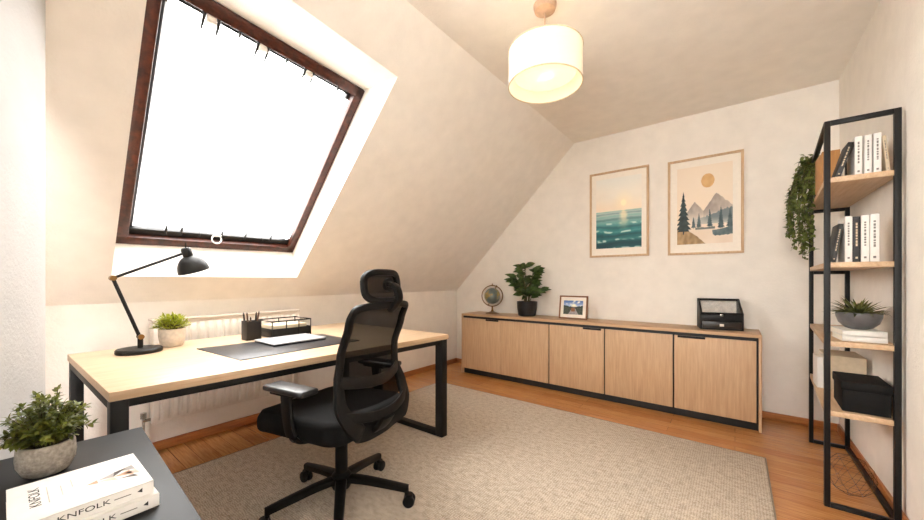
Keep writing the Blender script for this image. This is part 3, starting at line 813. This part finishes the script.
# small framed photo
pf = thing('photo_frame', (-1.345, 3.63, SH), 'small brown framed landscape photo propped on the sideboard', 'photo frame')
TI = Matrix.Rotation(math.radians(-9), 4, 'X')
def frame(mb, w, h, b, y0, y1, mat=None, z0=0):
    mb.box(-w/2, w/2, y0, y1, z0, z0+b, .0015, mat=mat); mb.box(-w/2, w/2, y0, y1, z0+h-b, z0+h, .0015, mat=mat)
    mb.box(-w/2, -w/2+b, y0, y1, z0+b, z0+h-b, .0015, mat=mat); mb.box(w/2-b, w/2, y0, y1, z0+b, z0+h-b, .0015, mat=mat)
mb = MB(); frame(mb, .30, .245, .015, -.008, .012, TI, .001); mb.build('frame', M['walnut'], pf)
mb = MB(); mb.box(-.138, .138, -.001, .008, .012, .234, 0, mat=TI); mb.build('passepartout', M['board'], pf)
mb = MB(); mb.prism([(.01, .12), (.075, .004), (.01, .004)], -.02, .02, .001, axis='x'); mb.build('stand', M['walnut'], pf)
def landscape(u, v):
    n = noise.noise(V(u*6, v*6, 3)); n2 = noise.noise(V(u*22, v*22, 8))
    if v > .55:
        c = mix((.75, .82, .92), (.28, .42, .68), (v-.55)/.45); c = mix(c, (.97, .95, .9), sst(-.1, .5, n+.2-abs(u-.5)))
        c = mix(c, (1, .97, .85), 1-sst(.02, .2, math.hypot(u-.52, (v-.62)*1.1)))
    else:
        c = mix((.14, .19, .15), (.35, .36, .30), .5+n2)
        road = .03+(.55-v)*.45
        if abs(u-.52) < road: c = mix((.72, .68, .66), (.45, .44, .46), .5+n2)
    if .5 < v < .5+.13*abs(u-.5)*2+.03+.03*n2: c = (.16, .24, .24)
    return c
print_plane('photo_print', pf, .205, .145, landscape, 60, 44, TI @ Matrix.Translation((0, -.0025, .122)))
# black display box with glass lid
bx = thing('display_box', (-.105, 3.68, SH), 'black display box with slanted glass lid on the sideboard', 'box', math.radians(11))
W = .145
mb = MB()
prof = [(-.10, 0), (.10, 0), (.10, .245), (.055, .245), (-.10, .125)]
for x in (-W, W-.010): mb.prism(prof, x, x+.010, .001, axis='x')
mb.box(-W+.01, W-.01, -.10, .10, 0, .012, 0); mb.box(-W+.01, W-.01, .09, .10, .012, .243, 0)
mb.box(-W+.01, W-.01, -.10, -.09, .072, .125, .001); mb.box(-W+.01, W-.01, -.09, .09, .066, .072, 0)
mb.build('body', M['black'], bx)
mb = MB(); mb.box(-W+.012, W-.012, .084, .089, .10, .235, 0); mb.box(-W+.012, W-.012, -.088, .084, .075, .10, .003)
mb.build('lining', M['lining'], bx)
for x in (-.07, .07):
    mb = MB(); mb.box(x-.055, x+.055, -.06, .05, .100, .118, .008, 3); mb.build('cushion', M['lining'], bx)
mb = MB()
sl = Matrix.Translation((0, -.10, .125)) @ Matrix.Rotation(math.atan2(.12, .155), 4, 'X'); LS = math.hypot(.12, .155)
frame(mb, 2*W, 1, .0, 0, 0) if False else None
mb.box(-W, W, 0, .016, -.002, .010, .001, mat=sl); mb.box(-W, W, LS-.016, LS, -.002, .010, .001, mat=sl)
mb.box(-W, -W+.014, .016, LS-.016, -.002, .010, .001, mat=sl); mb.box(W-.014, W, .016, LS-.016, -.002, .010, .001, mat=sl)
mb.box(-W, W, .052, .10, .243, .250, .001)
lid = mb.build('lid_frame', M['black'], bx)
mb = MB(); mb.box(-W+.012, W-.012, .014, LS-.014, .003, .005, 0, mat=sl); mb.build('lid_glass', M['clear'], lid)
mb = MB(); mb.box(-.010, .010, -.104, -.099, .112, .13, .001); mb.build('latch', M['chrome'], bx)
mb = MB(); mb.box(-W+.014, W-.014, -.104, -.09, .014, .066, .002); dr = mb.build('drawer', M['drawer'], bx)
mb = MB(); mb.box(-.014, .014, -.107, -.103, .03, .05, .001); mb.build('drawer_plate', M['lining'], dr)

# ------------------------------------------------------------------ framed prints
def ocean(u, v):
    n = noise.noise(V(u*3, v*9, 1)); n2 = noise.noise(V(u*11, v*30, 5)); hz = .53
    if v > hz:
        t = (v-hz)/(1-hz); c = mix((.955, .885, .79), (.945, .915, .86), sst(0, .5, t)); c = mix(c, (.91, .905, .87), sst(.5, 1, t))
        c = mix(c, (.86, .80, .72), .35*max(0, n)*(1-t))
        r = math.hypot(u-.62, (v-.635)*1.35); c = mix((1, .97, .84), c, sst(.045, .075, r)); c = mix((1, .93, .78), c, .55+.45*sst(.05, .3, r))
        return c
    t = (hz-v)/hz
    c = mix((.72, .79, .76), (.16, .47, .48), sst(0, .6, t)); c = mix(c, (.05, .27, .30), sst(.5, 1, t))
    ph = 2*PI*5.2*t**.75 + 1.5*noise.noise(V(u*2.2, t*3, 2))*(.4+t) + 1.1*math.sin(u*4+t*5)*t
    w = math.sin(ph)+.35*n2
    c = mix(c, (.03, .21, .25), .6*sst(.0, 1.1, -w)*(.3+.7*t)); c = mix(c, (.45, .70, .66), .55*sst(.3, 1.2, w)*(1-.5*t))
    foam = sst(.55, .95, math.sin(ph-.35))*sst(-.12, .25, noise.noise(V(u*5, t*9, 11))+.5*n2)
    c = mix(c, (.90, .94, .90), .7*foam*sst(.12, .4, t))
    c = mix(c, (1, .92, .76), .7*(1-sst(.02, .10+.12*t, abs(u-.62+.05*n2)))*(1-sst(.1, .6, t)))
    return c
def tree_at(u, v, x, b, h, w):
    t = (v-b)/h
    if 0 <= t <= 1:
        tier = ((t*9) % 1); ww = w*(1-t)*(.62+.5*(1-tier))+.002
        if t < .07: ww = w*.08
        return abs(u-x+.006*noise.noise(V(v*60, x*9, 0))) < ww
    return False
def mountains(u, v):
    n = noise.noise(V(u*4, v*4, 2)); n2 = noise.noise(V(u*16, v*16, 6))
    c = mix((.94, .87, .78), (.92, .86, .78), v)
    if math.hypot((u-.57)*.76, v-.80) < .09: c = mix((.86, .70, .48), (.82, .65, .43), .5+n2)
    def ridge(x, pk, ht, sl, sr): return ht-(pk-x)*sl if x < pk else ht-(x-pk)*sr
    m1 = max(ridge(u, .33, .545, .9, .75), .0)+.012*noise.noise(V(u*20, 1, 0)); m2 = ridge(u, .72, .635, .95, .62)+.012*noise.noise(V(u*20, 5, 0))
    if v < max(m1, m2):
        pk = .33 if m1 > m2 else .72
        lit = n2*.6+(u-pk)*3+.5*noise.noise(V(u*8+v*9, v*14, 3))
        c = mix((.60, .56, .53), (.74, .69, .64), .5+lit*.8)
        c = mix((.90, .85, .78), c, sst(.26, .46, v))
    if v > .25:
        f = .33+.10*sst(.45, 1.0, u)+.022*noise.noise(V(u*26, 9, 0))+.012*abs(math.sin(u*60))
        if v < f and u > .28: c = mix((.80, .78, .74), (.45, .50, .51), sst(.22, .36, v)*sst(.3, .7, u)+.1)
    if v < .245:
        c = mix((.93, .87, .80), (.90, .83, .75), .5+n)
        if v < .23*(1-(max(0, u-.05)/.50)**1.6 if u < .55 else 0)+.012*n2-.02 and u < .56: c = mix((.73, .61, .44), (.60, .49, .34), .5+n2+n*.5)
        if .10+.02*n2 < v < .17+.03*sst(.7, 1, u) and u > .66-.2*(v-.1): c = mix((.30, .38, .40), (.42, .48, .48), .5+n2)
    if .185 < v < .215+.01*n2 and .34 < u < .70: c = (.45, .48, .46)
    for x, b, h, w in ((.31, .20, .15, .05), (.41, .205, .19, .05), (.605, .20, .24, .055), (.80, .165, .30, .065), (.955, .18, .25, .07)):
        if tree_at(u, v, x, b, h, w): c = mix((.23, .31, .33), (.34, .41, .42), .5+n2)
    if tree_at(u, v, .12, .13, .56, .155): c = mix((.12, .18, .19), (.22, .29, .28), .5+n2)
    return c
def wall_picture(name, x0, x1, z0, z1, label, fn, nu, nv, mg):
    w, h = x1-x0, z1-z0
    p = thing(name, ((x0+x1)/2, YF-.024, z0), label, 'picture', group='framed prints above the sideboard')
    mb = MB(); frame(mb, w, h, .020, 0, .024); mb.build('frame', M['pale'], p)
    mb = MB(); mb.box(-w/2+.018, w/2-.018, .012, .02, .018, h-.018, 0); mb.build('passepartout', M['board'], p)
    iw, ih = w-2*.02-2*mg[0], h-2*.02-mg[1]-mg[2]
    print_plane('print', p, iw, ih, fn, nu, nv, Matrix.Translation((0, .0112, .02+mg[1]+ih/2)))
wall_picture('framed_picture', -1.225, -.66, 1.372, 2.255, 'oak framed ocean sunset print on the wall above the sideboard', ocean, 130, 180, (.045, .07, .055))
wall_picture('framed_picture', -.50, .06, 1.365, 2.24, 'oak framed mountain and fir tree print on the wall', mountains, 150, 210, (.055, .075, .06))

# ------------------------------------------------------------------ pendant lamp
pd = thing('pendant_lamp', (-.823, 1.806, ZC), 'white drum pendant lamp hanging from the ceiling', 'pendant lamp')
mb = MB(); mb.lathe([(0, -.045), (.02, -.044), (.055, -.032), (.062, -.012), (.062, 0), (0, 0)], 32); mb.build('ceiling_rose', M['canopy'], pd)
mb = MB(); mb.tube([V(0, 0, -.04), V(0, 0, -.30)], .004, 8); mb.build('cord', M['canopy'], pd)
mb = MB(); R_ = .197
mb.lathe([(R_, -.44), (R_, -.25), (R_-.003, -.25), (R_-.003, -.44), (R_, -.44)], 64); mb.build('lamp_shade', M['shade'], pd)
mb = MB()
for z in (-.44, -.25): mb.tube([V(R_*math.cos(a), R_*math.sin(a), z) for a in [2*PI*i/64 for i in range(64)]], .0035, 6, closed=True)
mb.build('shade_rim', M['rim'], pd)
mb = MB(); mb.lathe([(.165, -.385), (.165, -.27), (.163, -.27), (.163, -.385), (.165, -.385)], 48); mb.build('inner_shade', M['shade'], pd)
mb = MB(); mb.lathe([(0, -.393), (.155, -.391), (.164, -.386), (.164, -.383), (0, -.389)], 48); mb.lathe([(0, -.262), (.155, -.262), (.164, -.268), (.164, -.27), (0, -.265)], 48); mb.build('diffuser', M['shade'], pd)  # upper disc is added, unseen from below, to soften light on the ceiling
mb = MB()
for a in (0, 2*PI/3, 4*PI/3): mb.tube([V(0, 0, -.27), V(R_*math.cos(a), R_*math.sin(a), -.255)], .003, 6)
mb.lathe([(0, -.33), (.02, -.33), (.02, -.27), (0, -.26)], 16); mb.build('lamp_holder', M['rim'], pd)
mb = MB(); mb.lathe([(0, -.378), (.020, -.374), (.028, -.358), (.024, -.34), (.016, -.328), (0, -.325)], 20); mb.build('bulb', M['bulb'], pd)

# ------------------------------------------------------------------ shelf
F0, F1, G0, G1 = .355, .606, 2.515, 3.46
FB = .412                                # the far end is a little narrower
sh_ = thing('shelf_unit', (.48, 2.99, 0), 'tall open shelf unit of black metal and oak boards holding books', 'shelf')
cx, cy = .48, 2.99
T = .022; SHt = 1.93
def fx(y): return F0+(FB-F0)*(y-G0)/(G1-G0)
for y0, y1 in ((G0, G0+T), (G1-T, G1)):
    mb = MB(); xa = fx(y0)
    for x0 in (xa, F1-T): mb.box(x0-cx, x0+T-cx, y0-cy, y1-cy, 0, SHt, .0015)
    mb.box(xa+T-cx, F1-T-cx, y0-cy, y1-cy, SHt-T, SHt, .0015); mb.box(xa+T-cx, F1-T-cx, y0-cy, y1-cy, 0, T, .0015)
    mb.build('end_frame', M['black'], sh_)
def side_rail(xf, xb, z):
    mb = MB(); mb.prism([(xf-cx, G0+T-cy), (xf+T-cx, G0+T-cy), (xb+T-cx, G1-T-cy), (xb-cx, G1-T-cy)], z, z+T, .0015); mb.build('long_rail', M['black'], sh_)
side_rail(F0, FB, SHt-T); side_rail(F1-T, F1-T, 0)
lev = [.482, .83, 1.223, 1.647]
for z in lev:
    mb = MB(); mb.prism([(F0+.003-cx, G0+.006-cy), (F1-.003-cx, G0+.006-cy), (F1-.003-cx, G1-.006-cy), (FB+.003-cx, G1-.006-cy)], z-.026, z, .0015); b = mb.build('shelf_board', M['oaky'], sh_)
    mb = MB(); mb.box(FB+T-cx, F1-T-cx, G1-T-cy, G1-.002-cy, z-.048, z-.026, .001); mb.build('support_bar', M['black'], b)
def book(x, z, w, h, d, col, label, lean=0, y=2.545, grp='books on the shelf unit', dots=True):
    b = thing('book', (x, y, z+.0008+max(0, w*math.sin(lean))), label, 'book', 0, grp)
    rt = Matrix.Rotation(lean, 4, 'Y')
    cover = M[col]
    mb = MB(); mb.box(.0015, w-.0015, .003, d-.004, .003, h-.003, 0, mat=rt); mb.build('pages', M['pages'], b)
    mb = MB(); mb.box(0, w, 0, .0025, 0, h, .0008, mat=rt); mb.box(0, .0022, 0, d, 0, h, .0006, mat=rt); mb.box(w-.0022, w, 0, d, 0, h, .0006, mat=rt)
    mb.build('cover', cover, b)
    mb = MB(); r2 = random.Random(int(x*1e4)+int(z*100)); zz = h*.86
    while zz > h*.35:
        l = r2.uniform(.006, .014); mb.box(w*.38, w*.62, -.0005, .0003, zz-l, zz, 0, mat=rt); zz -= l+r2.uniform(.002, .006)
    if dots: mb.build('spine_lettering', M['inksoft'] if col != 'bookblack' else M['cream'], b)
    mb = MB(); mb.box(w*.35, w*.65, -.0005, .0003, h*.07, h*.07+w*.35, 0, mat=rt)
    if dots: mb.build('spine_emblem', M['inksoft'] if col != 'bookblack' else M['cream'], b)
    return b
z4 = lev[3]
book(.397, z4, .020, .170, .13, 'bookblack', 'black book leaning against white books on the top shelf board', .27)
book(.464, z4, .0255, .188, .15, 'white', 'upright white book next to the leaning black one, top shelf board')
book(.4955, z4, .0255, .188, .15, 'white', 'middle one of three upright white books on the top board')
book(.5255, z4, .0255, .190, .15, 'white', 'upright white book next to the thin cream book, top board')
book(.566, z4, .013, .172, .14, 'cream', 'thin cream book tilted at the wall end of the top board', -.08)
z3 = lev[2]
book(.383, z3, .017, .192, .14, 'bookblack', 'black book leaning on upright books, second shelf board from top', .14)
book(.4305, z3, .026, .226, .15, 'white', 'upright white book between the two black books')
book(.4575, z3, .026, .222, .15, 'bookblack', 'upright black book standing between white books on the shelf')
book(.4845, z3, .028, .226, .15, 'white', 'white book between upright black book and thickest white book')
book(.5135, z3, .031, .229, .15, 'white', 'thickest white book, at the wall end of the second board')
# tan wooden file box behind the leaning book
mb = MB(); mb.box(-.022, .048, -.012, -.004, 0, .20, .001); mb.box(-.022, -.016, -.004, .2, 0, .20, .001); mb.box(.042, .048, -.004, .2, 0, .20, .001); mb.box(-.016, .042, .194, .2, 0, .20, .001); mb.box(-.016, .042, -.004, .194, 0, .006, 0)
mg_ = mb.build('magazine_file', M['tan'])
tag(mg_, 'tan wooden magazine file standing behind books on top shelf', 'magazine file'); mg_.location = (.405, 2.79, z4+.0005)
# bowl with succulent on two flat books
z2 = lev[1]
for k, lab in enumerate(('lower white book of the pair under the grey bowl', 'upper white book of the pair under the grey bowl')):
    b = thing('book', (.497-.005*k, 2.665, z2+.0005+k*.0275), lab, 'book', math.radians(2+3*k), 'books lying under the grey bowl')
    mb = MB(); mb.box(-.073, .075, -.097, .098, .003, .024, 0); mb.build('pages', M['pages'], b)
    mb = MB(); mb.box(-.076, .076, -.10, .10, .0, .003, .0006); mb.box(-.076, .076, -.10, .10, .024, .027, .0006); mb.box(-.076, .076, -.10, -.097, 0, .027, .0006)
    mb.build('cover', M['white'], b)
p4 = thing('potted_succulent', (.500, 2.67, z2+.056), 'spiky succulent in grey bowl on two white books, third board', 'potted plant')
pot(p4, [(.035, 0), (.05, .006), (.072, .03), (.082, .062), (.083, .078), (.080, .084)], .005, M['potgrey'], .076)
mb = MB()
for i in range(85):
    a = i*2.39996; el = .25+1.1*(1-(i/85)**.7); r = .045*math.sqrt(i/85)
    d = V(math.cos(a)*math.cos(el), math.sin(a)*math.cos(el), math.sin(el))
    L_ = rnd.uniform(.07, .115)
    mb.leaf(V(math.cos(a)*r, math.sin(a)*r, .076), d, V(0, 0, 1), L_, .013, .15+.25*(i/85), .4, seg=5)
fo = mb.build('foliage', M['agave'], p4, recalc=False)
for v in fo.data.vertices:
    if v.co.x > .09: v.co.x = .09+(v.co.x-.09)*.2
# storage box
z1_ = lev[0]
sx = thing('storage_box', (.508, 2.68, z1_+.0005), 'black lidded storage box on the lowest shelf board', 'storage box', math.radians(-2))
mb = MB(); mb.box(-.080, .080, -.125, .125, 0, .105, .003); mb.build('box_body', M['storage'], sx)
mb = MB(); mb.box(-.085, .085, -.13, .13, .105, .148, .004); mb.build('lid', M['storage'], sx)
b = book(.396, z1_, .034, .185, .15, 'white', 'thick white book standing behind the black storage box', 0, 3.02, dots=False)
b = thing('book', (.52, 3.14, z1_+.0005), 'pale beige book lying flat behind the black storage box', 'book', 0, 'books on the shelf unit')
# stack raised on a pale box
mb = MB(); mb.box(-.085, .075, -.12, .13, .003, .197, 0); mb.build('pages', M['pages'], b)
mb = MB(); mb.box(-.087, .077, -.122, .132, 0, .003, .0006); mb.box(-.087, .077, -.122, .132, .197, .2, .0006); mb.box(-.087, .077, -.125, -.12, 0, .2, .001); mb.build('cover', M['cream'], b)
# wire sphere on the floor
wx = thing('wire_ornament', (.482, 2.74, 0), 'openwork wire ornament ball on floor under the shelf unit', 'ornament')
t = bmesh.new(); bmesh.ops.create_icosphere(t, subdivisions=2, radius=.105, matrix=Matrix.Translation((0, 0, .103)) @ Matrix.Diagonal((.92, 1.1, .97, 1)))
mb = MB()
for e in t.edges: mb.tube([e.verts[0].co, e.verts[1].co], .0008, 5)
t.free(); mb.build('wire_cage', M['wire'], wx)
# trailing plant on the top board
p5 = thing('trailing_plant', (.468, 3.28, z4+.0005), 'trailing green plant spilling over the end of the top shelf', 'potted plant')
pot(p5, [(.04, 0), (.05, .01), (.058, .06), (.060, .11)], .005, M['potblack'], .10)
mb = MB(); st = MB()
for i in range(26):
    a = PI+rnd.uniform(-1.15, 1.15); rch = rnd.uniform(.10, .19); dn = rnd.uniform(-.10, .40) if i < 15 else rnd.uniform(.2, .42)
    ed = V(math.cos(a)*rch, math.sin(a)*rch*1.2, 0)
    b0 = V(math.cos(a)*.02, math.sin(a)*.02, .10)
    pts = [b0, V(ed.x*.6, ed.y*.6, .20+rnd.uniform(0, .13)), V(ed.x, ed.y, .10), V(ed.x*1.05+rnd.uniform(-.02, .01), ed.y*1.1+rnd.uniform(-.02, .02), .05-dn*.5), V(ed.x*1.0+rnd.uniform(-.02, .02), ed.y*1.1+rnd.uniform(-.03, .03), .04-dn)]
    if dn < .02: pts = pts[:3]
    pts = bez(pts, 7); st.tube(pts, .0016, 5)
    for k, p in enumerate(pts):
        for m_ in range(2):
            d = rdir(-.8); d.z -= .35
            if d.x > 0: d.x *= .3
            mb.leaf(p, d, V(-.4, -.3, 1), rnd.uniform(.024, .040), rnd.uniform(.018, .026), .3, .15, seg=4)
st.build('stems', M['stem'], p5); mb.build('foliage', M['ivy'], p5, recalc=False)

# ------------------------------------------------------------------ lights, world, camera
w = bpy.data.worlds.new('overcast_sky'); bpy.context.scene.world = w; w.use_nodes = True
bg = w.node_tree.nodes['Background']; bg.inputs['Color'].default_value = (1, .988, .965, 1); bg.inputs['Strength'].default_value = 10.5
def light(name, kind, loc, energy, col, **kw):
    l = bpy.data.lights.new(name, kind); l.energy = energy; l.color = col
    for k, v in kw.items(): setattr(l, k, v)
    o = bpy.data.objects.new(name, l); C.objects.link(o); o.location = loc; return o
po = light('window_portal', 'AREA', SL(1.06, .935, .275), 1, (1, 1, 1), shape='RECTANGLE', size=1.36, size_y=.98)
po.data.cycles.is_portal = True
po2 = light('window_portal', 'AREA', WM @ V((u1+u2)/2, -.19, sum(W2)/2), 1, (1, 1, 1), shape='RECTANGLE', size=u2-u1-.1, size_y=W2[1]-W2[0]-.1)  # portal of the added fill window
po2.data.cycles.is_portal = True; po2.rotation_euler = (PI/2, 0, WA+PI)
po.rotation_euler = Matrix(((R2, 0, -R2), (0, 1, 0), (R2, 0, R2))).to_euler()
light('pendant_bulb', 'POINT', (-.823, 1.806, ZC-.352), 34, (1, .91, .80), shadow_soft_size=.03)
light('desk_lamp_bulb', 'POINT', V(-2.56, .445, DZ)+hd+ax*.035, .5, (1, .86, .68), shadow_soft_size=.02)

cam = bpy.data.cameras.new('camera'); co = bpy.data.objects.new('camera', cam); C.objects.link(co)
cam.sensor_width = 36; cam.lens = 353/924*36; cam.shift_y = 20/924; cam.clip_start = .02
co.location = (0, 0, 1.135); co.rotation_euler = (PI/2, 0, math.atan(273/353))
sc = bpy.context.scene; sc.camera = co
vs = sc.view_settings; vs.view_transform = 'Standard'; vs.look = 'None'; vs.gamma = 1; vs.use_curve_mapping = False
vs.exposure = 1.19
sc.cycles.max_bounces = 14; sc.cycles.diffuse_bounces = 8; sc.cycles.transparent_max_bounces = 16
sc.cycles.sample_clamp_indirect = 8; sc.cycles.caustics_reflective = False; sc.cycles.caustics_refractive = False
sc.cycles.use_denoising = True
